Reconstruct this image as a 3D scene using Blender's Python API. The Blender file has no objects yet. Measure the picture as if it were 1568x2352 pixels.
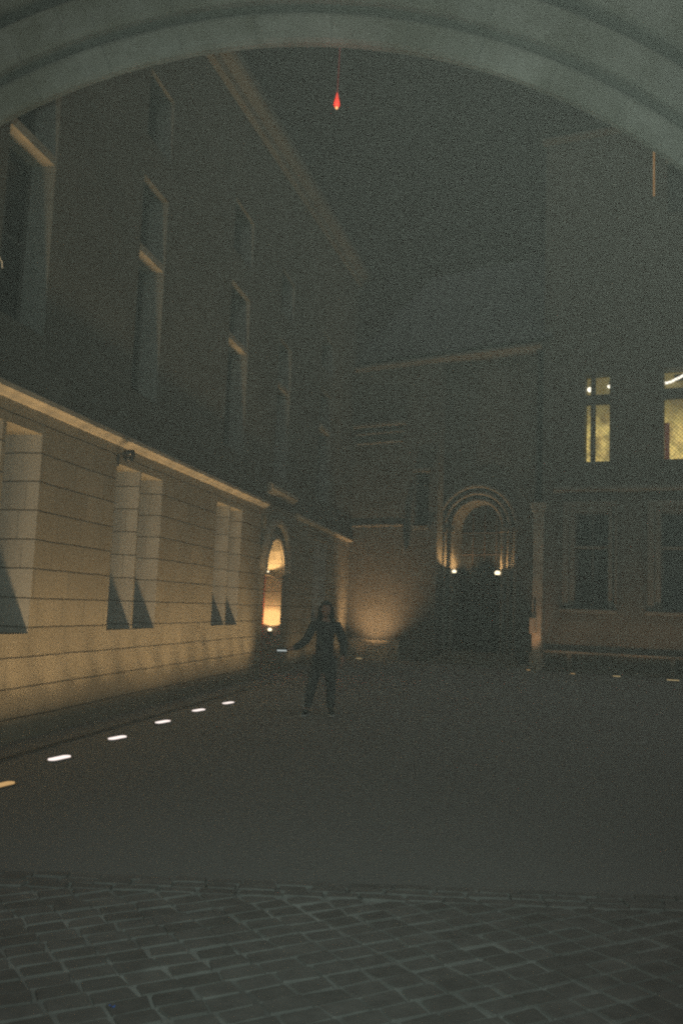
import bpy, bmesh, math, random
from mathutils import Vector, Matrix
random.seed(7)
scn = bpy.context.scene
COL = scn.collection

# ------------------------------------------------------------------ camera
EYE = Vector((0.0, 0.0, 1.6))
PITCH, ROLL = math.radians(6.144), math.radians(2.2)
cam_d = bpy.data.cameras.new('camera')
cam_d.sensor_fit = 'HORIZONTAL'; cam_d.sensor_width = 24.0
cam_d.lens = 2025.0 / 1568.0 * 24.0
cam_d.clip_start = 0.05; cam_d.clip_end = 600.0
cam = bpy.data.objects.new('camera', cam_d); COL.objects.link(cam)
_r = Vector((1, 0, 0)); _u = Vector((0, -math.sin(PITCH), math.cos(PITCH)))
_f = Vector((0, math.cos(PITCH), math.sin(PITCH)))
_rx = _r * math.cos(ROLL) + _u * math.sin(ROLL)
_ux = -_r * math.sin(ROLL) + _u * math.cos(ROLL)
cam.matrix_world = Matrix(((_rx.x, _ux.x, -_f.x, EYE.x), (_rx.y, _ux.y, -_f.y, EYE.y),
                           (_rx.z, _ux.z, -_f.z, EYE.z), (0, 0, 0, 1)))
scn.camera = cam
scn.render.resolution_x = 682; scn.render.resolution_y = 1024

# ------------------------------------------------------------------ night sky over the town
world = bpy.data.worlds.new('World'); scn.world = world; world.use_nodes = True
wt = world.node_tree; wt.nodes.clear()
VEIL = 0.0040
SKY_DARK = (0.002, 0.0015, 0.0015)
SKY_GLOW = (0.122, 0.115, 0.107)
tc = wt.nodes.new('ShaderNodeTexCoord')
dot = wt.nodes.new('ShaderNodeVectorMath'); dot.operation = 'DOT_PRODUCT'
dot.inputs[1].default_value = Vector((0.05, -0.62, 0.78)).normalized()
mr = wt.nodes.new('ShaderNodeMapRange'); mr.interpolation_type = 'SMOOTHSTEP'
mr.inputs['From Min'].default_value = 0.08; mr.inputs['From Max'].default_value = 0.7
mx = wt.nodes.new('ShaderNodeMix'); mx.data_type = 'RGBA'
mx.inputs[6].default_value = (*SKY_DARK, 1); mx.inputs[7].default_value = (*SKY_GLOW, 1)
bg = wt.nodes.new('ShaderNodeBackground'); wo = wt.nodes.new('ShaderNodeOutputWorld')
wt.links.new(tc.outputs['Generated'], dot.inputs[0]); wt.links.new(dot.outputs['Value'], mr.inputs['Value'])
wt.links.new(mr.outputs['Result'], mx.inputs[0]); wt.links.new(mx.outputs[2], bg.inputs['Color'])
wt.links.new(bg.outputs[0], wo.inputs['Surface'])
bg.inputs['Strength'].default_value = 1.0

def light(name, kind, loc, energy, color, aim=None, cone=90, blend=1.0, size=0.03, parent=None):
    d = bpy.data.lights.new(name, kind); d.energy = energy; d.color = color
    d.shadow_soft_size = size
    if kind == 'SPOT': d.spot_size = math.radians(cone); d.spot_blend = blend
    o = bpy.data.objects.new(name, d); COL.objects.link(o)
    o.location = loc
    if aim is not None:
        o.rotation_euler = (Vector(aim) - Vector(loc)).to_track_quat('-Z', 'Y').to_euler()
    if parent: o.parent = parent
    return o

# the flash of the camera that took the picture (cold, fades out towards the sides)
light('flash_light', 'SPOT', (0.06, -0.03, 1.68), 290, (0.74, 1.0, 0.92), aim=(-0.10, 5.0, 2.35), cone=94, blend=1.0, size=0.02)

scn.view_settings.view_transform = 'Standard'; scn.view_settings.look = 'None'
scn.view_settings.exposure = 0.0; scn.view_settings.gamma = 1.0
scn.cycles.use_denoising = False      # the grain of the photograph is kept
scn.cycles.pixel_filter_type = 'BLACKMAN_HARRIS'; scn.cycles.filter_width = 2.3
scn.cycles.max_bounces = 6; scn.cycles.diffuse_bounces = 4
scn.cycles.sample_clamp_indirect = 2.0; scn.cycles.sample_clamp_direct = 3.0

# ------------------------------------------------------------------ materials
def new_mat(name):
    m = bpy.data.materials.new(name); m.use_nodes = True
    nt = m.node_tree; b = nt.nodes['Principled BSDF']
    return m, nt, b

def N(nt, t, **kw):
    n = nt.nodes.new(t)
    for k, v in kw.items(): setattr(n, k, v)
    return n

def mixrgb(nt, fac, a, b, blend='MIX'):
    n = N(nt, 'ShaderNodeMix', data_type='RGBA', blend_type=blend)
    for i, v in ((0, fac), (6, a), (7, b)):
        if isinstance(v, (int, float)): n.inputs[i].default_value = v
        elif isinstance(v, tuple): n.inputs[i].default_value = (*v, 1)
        else: nt.links.new(v, n.inputs[i])
    return n.outputs[2]

def ramp(nt, src, stops):
    r = N(nt, 'ShaderNodeValToRGB'); e = r.color_ramp.elements
    while len(e) < len(stops): e.new(0.5)
    for q, (p, c) in zip(e, stops):
        q.position = p; q.color = (c, c, c, 1) if isinstance(c, (int, float)) else (*c, 1)
    nt.links.new(src, r.inputs[0]); return r.outputs[0]

def ashlar(name, base, dark, joint, row=0.33, width=0.75, z_off=0.25, mortar=0.011, rough=0.9, bump=0.3, wob=0.03, bed=.85, upright=.28):
    """coursed stone; local x + y run along the wall, z up"""
    m, nt, b = new_mat(name)
    tc = N(nt, 'ShaderNodeTexCoord'); sp = N(nt, 'ShaderNodeSeparateXYZ')
    nt.links.new(tc.outputs['Object'], sp.inputs[0])
    ad = N(nt, 'ShaderNodeMath', operation='ADD'); nt.links.new(sp.outputs[0], ad.inputs[0]); nt.links.new(sp.outputs[1], ad.inputs[1])
    wn = N(nt, 'ShaderNodeTexNoise'); wn.inputs['Scale'].default_value = 1.6; nt.links.new(tc.outputs['Object'], wn.inputs[0])
    wz = N(nt, 'ShaderNodeMath', operation='MULTIPLY_ADD'); nt.links.new(wn.outputs['Fac'], wz.inputs[0])
    wz.inputs[1].default_value = wob; nt.links.new(sp.outputs[2], wz.inputs[2])
    so = N(nt, 'ShaderNodeMath', operation='SUBTRACT'); nt.links.new(wz.outputs[0], so.inputs[0]); so.inputs[1].default_value = z_off + wob * .5
    cb = N(nt, 'ShaderNodeCombineXYZ'); nt.links.new(ad.outputs[0], cb.inputs[0]); nt.links.new(so.outputs[0], cb.inputs[1])
    br = N(nt, 'ShaderNodeTexBrick'); nt.links.new(cb.outputs[0], br.inputs[0])
    br.inputs['Scale'].default_value = 1.0; br.inputs['Brick Width'].default_value = width
    br.inputs['Row Height'].default_value = row; br.inputs['Mortar Size'].default_value = mortar
    br.inputs['Mortar Smooth'].default_value = 0.35; br.offset = 0.43; br.squash = 0.72; br.squash_frequency = 3
    br.inputs['Color1'].default_value = (0.0, 0.0, 0.0, 1); br.inputs['Color2'].default_value = (1, 1, 1, 1)
    br.inputs['Mortar'].default_value = (0.5, 0.5, 0.5, 1)
    n1 = N(nt, 'ShaderNodeTexNoise'); n1.inputs['Scale'].default_value = 1.1; n1.inputs['Detail'].default_value = 6; n1.inputs['Roughness'].default_value = .65
    n2 = N(nt, 'ShaderNodeTexNoise'); n2.inputs['Scale'].default_value = 26; n2.inputs['Detail'].default_value = 4
    nt.links.new(tc.outputs['Object'], n1.inputs[0]); nt.links.new(tc.outputs['Object'], n2.inputs[0])
    mid = tuple((p + q) / 2 for p, q in zip(base, dark))
    c = mixrgb(nt, br.outputs['Color'], base, tuple(v * .80 for v in base))
    c = mixrgb(nt, ramp(nt, n1.outputs['Fac'], [(0.36, 0.0), (0.72, 0.75)]), c, dark)
    c = mixrgb(nt, ramp(nt, n2.outputs['Fac'], [(0.3, 0.45), (0.75, 0.0)]), c, mid, 'MULTIPLY')
    # bed joints run dark and open, upright ones are tight and pale
    bh = N(nt, 'ShaderNodeTexBrick'); sh = N(nt, 'ShaderNodeVectorMath', operation='ADD'); sh.inputs[1].default_value = (450.0, 0, 0)
    nt.links.new(cb.outputs[0], sh.inputs[0]); nt.links.new(sh.outputs[0], bh.inputs[0])
    bh.inputs['Scale'].default_value = 1.0; bh.inputs['Brick Width'].default_value = 900.0
    bh.inputs['Row Height'].default_value = row; bh.inputs['Mortar Size'].default_value = mortar
    bh.inputs['Mortar Smooth'].default_value = 0.5; bh.offset = 0.0
    c = mixrgb(nt, ramp(nt, br.outputs['Fac'], [(0.2, 0.0), (1.0, upright)]), c, joint)
    c = mixrgb(nt, ramp(nt, bh.outputs['Fac'], [(0.1, 0.0), (1.0, bed)]), c, joint)
    nt.links.new(c, b.inputs['Base Color']); b.inputs['Roughness'].default_value = rough
    b.inputs['Specular IOR Level'].default_value = 0.15
    h = N(nt, 'ShaderNodeMath', operation='MULTIPLY_ADD'); nt.links.new(br.outputs['Fac'], h.inputs[0]); h.inputs[1].default_value = -.5
    nt.links.new(n2.outputs['Fac'], h.inputs[2])
    bp = N(nt, 'ShaderNodeBump'); bp.inputs['Strength'].default_value = bump; bp.inputs['Distance'].default_value = 0.012
    nt.links.new(h.outputs[0], bp.inputs['Height']); nt.links.new(bp.outputs[0], b.inputs['Normal'])
    return m

def plain(name, col, rough=0.85, spec=0.2, metal=0.0, var=0.3, scale=8, bump=0.0, col2=None):
    m, nt, b = new_mat(name)
    tc = N(nt, 'ShaderNodeTexCoord'); n = N(nt, 'ShaderNodeTexNoise'); n.inputs['Scale'].default_value = scale
    n.inputs['Detail'].default_value = 5; nt.links.new(tc.outputs['Object'], n.inputs[0])
    c2 = col2 or tuple(v * (1 - var) for v in col)
    c = mixrgb(nt, ramp(nt, n.outputs['Fac'], [(0.33, 0.0), (0.68, 1.0)]), col, c2)
    nt.links.new(c, b.inputs['Base Color']); b.inputs['Roughness'].default_value = rough
    b.inputs['Specular IOR Level'].default_value = spec; b.inputs['Metallic'].default_value = metal
    if bump:
        bp = N(nt, 'ShaderNodeBump'); bp.inputs['Strength'].default_value = bump; bp.inputs['Distance'].default_value = 0.01
        nt.links.new(n.outputs['Fac'], bp.inputs['Height']); nt.links.new(bp.outputs[0], b.inputs['Normal'])
    return m

def glow(name, col, strength, base=(0.02, 0.02, 0.02)):
    m, nt, b = new_mat(name)
    b.inputs['Base Color'].default_value = (*base, 1)
    b.inputs['Emission Color'].default_value = (*col, 1); b.inputs['Emission Strength'].default_value = strength
    return m

M = {}
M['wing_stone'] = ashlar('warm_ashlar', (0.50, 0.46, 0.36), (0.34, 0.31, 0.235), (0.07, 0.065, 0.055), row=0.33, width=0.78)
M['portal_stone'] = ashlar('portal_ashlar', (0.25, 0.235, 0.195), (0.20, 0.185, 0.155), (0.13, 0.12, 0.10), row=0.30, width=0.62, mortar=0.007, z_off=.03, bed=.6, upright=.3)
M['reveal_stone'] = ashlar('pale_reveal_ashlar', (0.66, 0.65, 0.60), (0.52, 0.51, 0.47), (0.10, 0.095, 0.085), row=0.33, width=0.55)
M['flash_reveal'] = ashlar('flash_paled_reveal', (0.50, 0.50, 0.46), (0.36, 0.36, 0.33), (0.18, 0.17, 0.15), row=0.33, width=0.6, bed=.4, upright=.2)  # flash light on the upper jambs put into a paler stone colour
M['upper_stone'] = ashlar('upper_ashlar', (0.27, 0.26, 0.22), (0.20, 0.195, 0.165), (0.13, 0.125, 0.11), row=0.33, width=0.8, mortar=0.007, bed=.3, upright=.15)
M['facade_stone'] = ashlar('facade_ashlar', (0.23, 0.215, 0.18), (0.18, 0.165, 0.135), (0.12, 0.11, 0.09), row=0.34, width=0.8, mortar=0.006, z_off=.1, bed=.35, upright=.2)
M['arch_stone'] = plain('arch_limestone', (0.47, 0.455, 0.40), rough=.9, scale=3.4, bump=.5, col2=(0.26, 0.25, 0.215))
def arch_material():
    m = M['arch_stone']; nt = m.node_tree; b = nt.nodes['Principled BSDF']
    src = b.inputs['Base Color'].links[0].from_socket
    tc = N(nt, 'ShaderNodeTexCoord'); sp = N(nt, 'ShaderNodeSeparateXYZ'); nt.links.new(tc.outputs['Object'], sp.inputs[0])
    def mth(op, a, b_=None, c_=None):
        n = N(nt, 'ShaderNodeMath', operation=op)
        for i, v in enumerate((a, b_, c_)):
            if v is None: continue
            if isinstance(v, (int, float)): n.inputs[i].default_value = v
            else: nt.links.new(v, n.inputs[i])
        return n.outputs[0]
    dx = mth('SUBTRACT', sp.outputs[0], -0.176); dz = mth('SUBTRACT', sp.outputs[2], 1.41)
    r = mth('SQRT', mth('ADD', mth('MULTIPLY', dx, dx), mth('MULTIPLY', dz, dz)))
    ang_ = mth('ARCTAN2', dx, dz)
    ring = mth('FLOOR', mth('DIVIDE', mth('SUBTRACT', r, 3.62), .30))
    k = mth('ADD', mth('DIVIDE', ang_, .125), mth('MULTIPLY', ring, .37))
    e = mth('ABSOLUTE', mth('SUBTRACT', mth('FRACT', k), .5))
    jn = ramp(nt, e, [(0.484, 0.0), (0.494, 0.5)])
    # every stone a slightly different tone
    wn = N(nt, 'ShaderNodeTexWhiteNoise', noise_dimensions='2D'); cbn = N(nt, 'ShaderNodeCombineXYZ')
    nt.links.new(mth('FLOOR', k), cbn.inputs[0]); nt.links.new(ring, cbn.inputs[1]); nt.links.new(cbn.outputs[0], wn.inputs[0])
    c = mixrgb(nt, ramp(nt, wn.outputs['Value'], [(0.0, 0.0), (1.0, .5)]), src, (0.29, 0.285, 0.25))
    nb_ = N(nt, 'ShaderNodeTexNoise'); nb_.inputs['Scale'].default_value = 1.4; nb_.inputs['Detail'].default_value = 7; nb_.inputs['Roughness'].default_value = .7; nt.links.new(tc.outputs['Object'], nb_.inputs[0])
    c = mixrgb(nt, ramp(nt, nb_.outputs['Fac'], [(0.40, 0.0), (0.60, .85)]), c, (0.17, 0.16, 0.12))
    c = mixrgb(nt, jn, c, (0.13, 0.125, 0.11))
    # groove shade painted dark into the two quirks between the mouldings
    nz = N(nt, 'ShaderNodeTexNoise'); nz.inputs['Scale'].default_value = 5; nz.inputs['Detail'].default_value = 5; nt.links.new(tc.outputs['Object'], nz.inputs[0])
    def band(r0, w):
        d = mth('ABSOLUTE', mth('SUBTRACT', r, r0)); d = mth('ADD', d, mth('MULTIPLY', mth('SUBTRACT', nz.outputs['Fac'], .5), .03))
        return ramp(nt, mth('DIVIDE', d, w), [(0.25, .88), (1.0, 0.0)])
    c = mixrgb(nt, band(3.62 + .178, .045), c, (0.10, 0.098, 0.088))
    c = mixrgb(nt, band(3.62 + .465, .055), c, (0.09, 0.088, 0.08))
    nt.links.new(c, b.inputs['Base Color'])
M['trim_stone'] = plain('trim_limestone', (0.62, 0.55, 0.41), rough=.9, scale=3.5, bump=.2, col2=(0.36, 0.33, 0.26))
M['old_trim'] = plain('sooty_trim', (0.24, 0.22, 0.175), rough=.9, scale=1.2, col2=(0.20, 0.185, 0.15))
M['dull_trim'] = plain('weathered_trim', (0.28, 0.255, 0.205), rough=.9, scale=3.5, bump=.2, col2=(0.22, 0.20, 0.16))
M['slate'] = plain('slate_roofing', (0.13, 0.14, 0.15), rough=.7, scale=6, bump=.2)
M['glass'] = plain('night_window_glass', (0.03, 0.033, 0.035), rough=0.25, spec=.4, var=.2, scale=2)
M['wood'] = plain('dark_oak', (0.075, 0.055, 0.04), rough=.6, scale=5)
M['red_wood'] = plain('red_painted_wood', (0.33, 0.05, 0.035), rough=.55, scale=6, var=.3)
M['frame'] = plain('grey_painted_frame', (0.16, 0.16, 0.145), rough=.6, scale=6)
M['black'] = plain('black_metal', (0.03, 0.03, 0.03), rough=.45, spec=.5, scale=12)
M['steel'] = plain('brushed_steel', (0.3, 0.3, 0.29), rough=.4, metal=.8, scale=15)
M['lead'] = plain('lead_pipe', (0.10, 0.105, 0.105), rough=.6, scale=9)
M['ivory'] = plain('ivory_plastic', (0.62, 0.60, 0.5), rough=.4, spec=.4, var=.1)
M['white'] = plain('white_cable', (0.75, 0.78, 0.78), rough=.5, var=.1)
M['lens_white'] = glow('lit_lens_white', (1.0, 0.86, 0.80), 1.25)
M['lens_amber'] = glow('lit_lens_amber', (1.0, 0.72, 0.33), 0.62)
M['lens_orange'] = glow('lit_lens_orange', (1.0, 0.60, 0.24), 0.55)
M['lamp_hot'] = glow('lamp_hot', (1.0, 0.80, 0.52), 2.2)
M['bulb'] = glow('chandelier_bulb', (1.0, 0.93, 0.75), 2.0)
M['tube'] = glow('tube_light', (1.0, 0.92, 0.78), 1.6)
M['red_glass'] = glow('red_signal_glass', (1.0, 0.065, 0.035), 0.75, (0.3, 0.01, 0.01))
M['red_tip'] = glow('orange_lamp_tip', (1.0, 0.42, 0.16), 1.5)
M['led'] = glow('white_led', (0.75, 0.88, 1.0), 0.8)
M['edge_glow'] = glow('amber_edge_glow', (0.45, 0.21, 0.055), 0.42)  # glow of the lit edge high on the right facade
M['phone'] = glow('phone_screen', (0.62, 0.68, 0.66), 0.75)

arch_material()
# ------------------------------------------------------------------ mesh helpers
def link_mesh(name, bm, mat, parent=None, smooth=False, recalc=True):
    if recalc: bmesh.ops.recalc_face_normals(bm, faces=bm.faces)
    me = bpy.data.meshes.new(name); bm.to_mesh(me); bm.free()
    for m in (mat if isinstance(mat, (list, tuple)) else [mat]): me.materials.append(m)
    if smooth:
        for p in me.polygons: p.use_smooth = True
    o = bpy.data.objects.new(name, me); COL.objects.link(o)
    if parent: o.parent = parent
    return o

def thing(name, label, cat, loc=(0, 0, 0), rz=0.0, group=None):
    o = bpy.data.objects.new(name, None); COL.objects.link(o); o.location = loc; o.rotation_euler = (0, 0, rz)
    o['label'] = label; o['category'] = cat
    if group: o['group'] = group
    return o

def tag(o, label, cat, group=None):
    o['label'] = label; o['category'] = cat
    if group: o['group'] = group
    return o

def box(bm, x0, x1, y0, y1, z0, z1):
    v = [bm.verts.new(p) for p in ((x0, y0, z0), (x1, y0, z0), (x1, y1, z0), (x0, y1, z0), (x0, y0, z1), (x1, y0, z1), (x1, y1, z1), (x0, y1, z1))]
    for f in ((0, 3, 2, 1), (4, 5, 6, 7), (0, 1, 5, 4), (1, 2, 6, 5), (2, 3, 7, 6), (3, 0, 4, 7)): bm.faces.new([v[i] for i in f])
    return v

def bevel(bm, w, seg=2):
    bmesh.ops.bevel(bm, geom=bm.edges[:] + bm.verts[:], offset=w, segments=seg, affect='EDGES', profile=.5)

def boxes(name, lst, mat, parent, bev=0.0):
    bm = bmesh.new()
    for b in lst: box(bm, *b)
    if bev: bevel(bm, bev)
    return link_mesh(name, bm, mat, parent)

def lathe(bm, prof, segs=20, cx=0, cy=0, cz=0, rot=None):
    rings = []
    for r, z in prof:
        ring = []
        for i in range(segs):
            a = 2 * math.pi * i / segs
            p = Vector((r * math.cos(a), r * math.sin(a), z))
            if rot: p = rot @ p
            ring.append(bm.verts.new((p.x + cx, p.y + cy, p.z + cz)))
        rings.append(ring)
    for a, b in zip(rings, rings[1:]):
        for i in range(segs): bm.faces.new((a[i], a[(i + 1) % segs], b[(i + 1) % segs], b[i]))
    bm.faces.new(rings[0]); bm.faces.new(rings[-1])

def tube(bm, pts, r, segs=8):
    pts = [Vector(p) for p in pts]; rings = []
    for i, p in enumerate(pts):
        d = (pts[min(i + 1, len(pts) - 1)] - pts[max(i - 1, 0)]).normalized()
        q = d.to_track_quat('Z', 'Y')
        rr = r[i] if isinstance(r, (list, tuple)) else r
        rings.append([bm.verts.new(p + q @ Vector((rr * math.cos(2 * math.pi * k / segs), rr * math.sin(2 * math.pi * k / segs), 0))) for k in range(segs)])
    for a, b in zip(rings, rings[1:]):
        for i in range(segs): bm.faces.new((a[i], a[(i + 1) % segs], b[(i + 1) % segs], b[i]))
    bm.faces.new(rings[0]); bm.faces.new(rings[-1])

def sweep_x(bm, prof, x0, x1, dz=0.0):
    """profile of (y, z) swept along x; dz lifts the far end"""
    a = [bm.verts.new((x0, y, z)) for y, z in prof]; b = [bm.verts.new((x1, y, z + dz)) for y, z in prof]
    n = len(prof)
    for i in range(n): bm.faces.new((a[i], a[(i + 1) % n], b[(i + 1) % n], b[i]))
    bm.faces.new(a); bm.faces.new(b)

def wall_sheet(bm, x0, x1, z0, z1, y, rects=(), arches=()):
    """front face of a wall at local y with real openings and reveals.
    rects: (x0, x1, z0, z1, depth)   arches: (cx, r, z0, spring, depth)"""
    holes = [(a, b, c, d, dep) for a, b, c, d, dep in rects] + [(cx - r, cx + r, a, s + r, dep) for cx, r, a, s, dep in arches]
    xs = sorted({x0, x1, *[h[0] for h in holes], *[h[1] for h in holes]})
    zs = sorted({z0, z1, *[h[2] for h in holes], *[h[3] for h in holes]})
    xs = [v for v in xs if x0 <= v <= x1]; zs = [v for v in zs if z0 <= v <= z1]
    g = {}
    def vt(x, z):
        k = (round(x, 5), round(z, 5))
        if k not in g: g[k] = bm.verts.new((x, y, z))
        return g[k]
    for xa, xb in zip(xs, xs[1:]):
        for za, zb in zip(zs, zs[1:]):
            mx_, mz_ = (xa + xb) / 2, (za + zb) / 2
            if any(h[0] < mx_ < h[1] and h[2] < mz_ < h[3] for h in holes): continue
            bm.faces.new((vt(xa, za), vt(xb, za), vt(xb, zb), vt(xa, zb)))
    def quad(*p): bm.faces.new([bm.verts.new(q) for q in p])
    for a, b, c, d, dep in rects:
        yb = y + dep
        quad((a, y, c), (a, yb, c), (a, yb, d), (a, y, d)); quad((b, y, c), (b, y, d), (b, yb, d), (b, yb, c))
        quad((a, y, d), (a, yb, d), (b, yb, d), (b, y, d))
        if c > z0: quad((a, y, c), (b, y, c), (b, yb, c), (a, yb, c))
        quad((a, yb, c), (b, yb, c), (b, yb, d), (a, yb, d))
    K = 20
    for cx, r, a, s, dep in arches:
        yb = y + dep
        arc = [(cx + r * math.cos(math.pi * i / K), s + r * math.sin(math.pi * i / K)) for i in range(K + 1)]
        for side in (0, 1):                                   # spandrels
            pts = arc[:K // 2 + 1] if side == 0 else arc[K // 2:]
            corner = (cx + r, s + r) if side == 0 else (cx - r, s + r)
            for (p, q) in zip(pts, pts[1:]):
                quad((corner[0], y, corner[1]), (p[0], y, p[1]), (q[0], y, q[1]))
        for p, q in zip(arc, arc[1:]): quad((p[0], y, p[1]), (q[0], y, q[1]), (q[0], yb, q[1]), (p[0], yb, p[1]))
        quad((cx - r, y, a), (cx - r, y, s), (cx - r, yb, s), (cx - r, yb, a))
        quad((cx + r, y, a), (cx + r, yb, a), (cx + r, yb, s), (cx + r, y, s))
        if a > z0: quad((cx - r, y, a), (cx + r, y, a), (cx + r, yb, a), (cx - r, yb, a))
        bm.faces.new([bm.verts.new((p[0], yb, p[1])) for p in arc] + [bm.verts.new((cx - r, yb, a)), bm.verts.new((cx + r, yb, a))])

def arc_band(bm, cx, cz, prof, a0=0.0, a1=math.pi, K=36):
    """profile of (radius, y) swept round an arc in the x-z plane"""
    rings = []
    for i in range(K + 1):
        a = a0 + (a1 - a0) * i / K
        rings.append([bm.verts.new((cx + r * math.cos(a), y, cz + r * math.sin(a))) for r, y in prof])
    n = len(prof)
    for p, q in zip(rings, rings[1:]):
        for i in range(n): bm.faces.new((p[i], p[(i + 1) % n], q[(i + 1) % n], q[i]))
    bm.faces.new(rings[0]); bm.faces.new(rings[-1])

def casement(parent, x0, x1, z0, z1, y, mull=(), trans=(), fw=0.05, mat='frame'):
    """a timber window set back in its opening: frame part with its pane as a sub-part"""
    bm = bmesh.new()
    box(bm, x0, x0 + fw, y - .03, y + .03, z0, z1); box(bm, x1 - fw, x1, y - .03, y + .03, z0, z1)
    box(bm, x0 + fw, x1 - fw, y - .03, y + .03, z1 - fw, z1); box(bm, x0 + fw, x1 - fw, y - .03, y + .03, z0, z0 + fw)
    for m_ in mull: box(bm, m_ - .025, m_ + .025, y - .032, y + .028, z0 + fw, z1 - fw)
    for t_ in trans: box(bm, x0 + fw, x1 - fw, y - .036, y + .024, t_ - .025, t_ + .025)
    f = link_mesh('window', bm, M[mat], parent)
    boxes('glass', [(x0 + fw, x1 - fw, y - .006, y + .006, z0 + fw, z1 - fw)], M['glass'], f)
    return f

# ------------------------------------------------------------------ ground
def structure(name, bm, mat, smooth=False):
    o = link_mesh(name, bm, mat, None, smooth); o['kind'] = 'structure'; return o

m, nt, b = new_mat('courtyard_gravel')
tcn = N(nt, 'ShaderNodeTexCoord')
na = N(nt, 'ShaderNodeTexNoise'); na.inputs['Scale'].default_value = .35; na.inputs['Detail'].default_value = 5
nb = N(nt, 'ShaderNodeTexNoise'); nb.inputs['Scale'].default_value = 55; nb.inputs['Detail'].default_value = 3
nt.links.new(tcn.outputs['Object'], na.inputs[0]); nt.links.new(tcn.outputs['Object'], nb.inputs[0])
c = mixrgb(nt, ramp(nt, na.outputs['Fac'], [(.3, 0.0), (.7, 1.0)]), (0.335, 0.345, 0.325), (0.295, 0.303, 0.286))
c = mixrgb(nt, ramp(nt, nb.outputs['Fac'], [(.3, 0.3), (.7, 0.0)]), c, (0.22, 0.215, 0.20))
nt.links.new(c, b.inputs['Base Color']); b.inputs['Roughness'].default_value = .95; b.inputs['Specular IOR Level'].default_value = .08
bp = N(nt, 'ShaderNodeBump'); bp.inputs['Strength'].default_value = .25; bp.inputs['Distance'].default_value = .006
nt.links.new(nb.outputs['Fac'], bp.inputs['Height']); nt.links.new(bp.outputs[0], b.inputs['Normal'])
M['gravel'] = m
bm = bmesh.new(); vs = [bm.verts.new(p) for p in ((-60, -30, 0), (60, -30, 0), (60, 60, 0), (-60, 60, 0))]; bm.faces.new(vs)
structure('ground', bm, M['gravel'])

M['gravel_frame'] = plain('dusty_grating', (0.24, 0.235, 0.215), rough=.9)
M['mortar'] = plain('pale_mortar', (0.52, 0.55, 0.52), rough=.95, scale=1.8, bump=.3, col2=(0.24, 0.24, 0.225))
PV = plain('worn_paving_stone', (0.29, 0.285, 0.265), rough=.85, scale=9.0, bump=.5, col2=(0.22, 0.215, 0.20), spec=.1)
M['paver'] = PV
nt = PV.node_tree; b = nt.nodes['Principled BSDF']; src = b.inputs['Base Color'].links[0].from_socket
gi = N(nt, 'ShaderNodeNewGeometry'); c = mixrgb(nt, ramp(nt, gi.outputs['Random Per Island'], [(0.0, .35), (.5, 0.0), (1.0, 0.0)]), src, (0.15, 0.145, 0.13))
c = mixrgb(nt, ramp(nt, gi.outputs['Random Per Island'], [(.75, 0.0), (1.0, .2)]), c, (0.36, 0.355, 0.33)); nt.links.new(c, b.inputs['Base Color'])
EDGE = 5.28
bm = bmesh.new(); vs = [bm.verts.new(p) for p in ((-3.4, -4.0, .004), (3.2, -4.0, .004), (3.2, EDGE, .004), (-3.4, EDGE, .004))]; bm.faces.new(vs)
structure('mortar_bed', bm, M['mortar'])
def paver(bm, cx, cy, lx, ly, ang, up=0.0):
    ca, sa = math.cos(ang), math.sin(ang); g = 0.0048 + random.random() * .003; h = .0090 + up + random.random() * .007
    top, bot = [], []
    for sx, sy in ((-1, -1), (1, -1), (1, 1), (-1, 1)):
        jx, jy = random.uniform(-.011, .011), random.uniform(-.009, .009)
        for k, (cxx, cyy) in enumerate(((.92, 1.0), (1.0, .88)) if sx * sy > 0 else ((1.0, .88), (.92, 1.0))):
            x = sx * (lx / 2 - g) * cxx + jx; y = sy * (ly / 2 - g) * cyy + jy
            bot.append((cx + ca * x - sa * y, cy + sa * x + ca * y, .0042))
            x *= .955; y *= .955
            top.append((cx + ca * x - sa * y, cy + sa * x + ca * y, h))
    order = [1, 0, 2, 3, 5, 4, 6, 7]
    import math as _m
    def srt(pts):
        return sorted(pts, key=lambda p: _m.atan2(p[1] - cy, p[0] - cx))
    bt = [bm.verts.new(p) for p in srt(bot)]; tp = [bm.verts.new(p) for p in srt(top)]
    for i in range(8): bm.faces.new((bt[i], bt[(i + 1) % 8], tp[(i + 1) % 8], tp[i]))
    bm.faces.new(tp)
bm = bmesh.new()
y = EDGE - .045
for row in range(3):                                   # border courses under the arch
    x = -3.3 + random.random() * .2
    while x < 3.0:
        w = random.uniform(.17, .25); paver(bm, x + w / 2, y, w, .09, 0, .008); x += w
    y -= .09
YD = EDGE - 3 * .09
ang = math.radians(29); ca, sa = math.cos(ang), math.sin(ang)
for j in range(-70, 71):                               # field laid on the skew
    off = random.uniform(-.012, .012)
    for i in range(-45, 46):
        u_, v_ = i * .185 + off + j * -.014, j * .122
        x, yy = ca * u_ - sa * v_, 1.0 + sa * u_ + ca * v_
        if -3.25 < x < 3.05 and -3.9 < yy < YD + .04: paver(bm, x, yy, .185, .122, ang)
structure('paving', bm, M['paver'])

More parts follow.
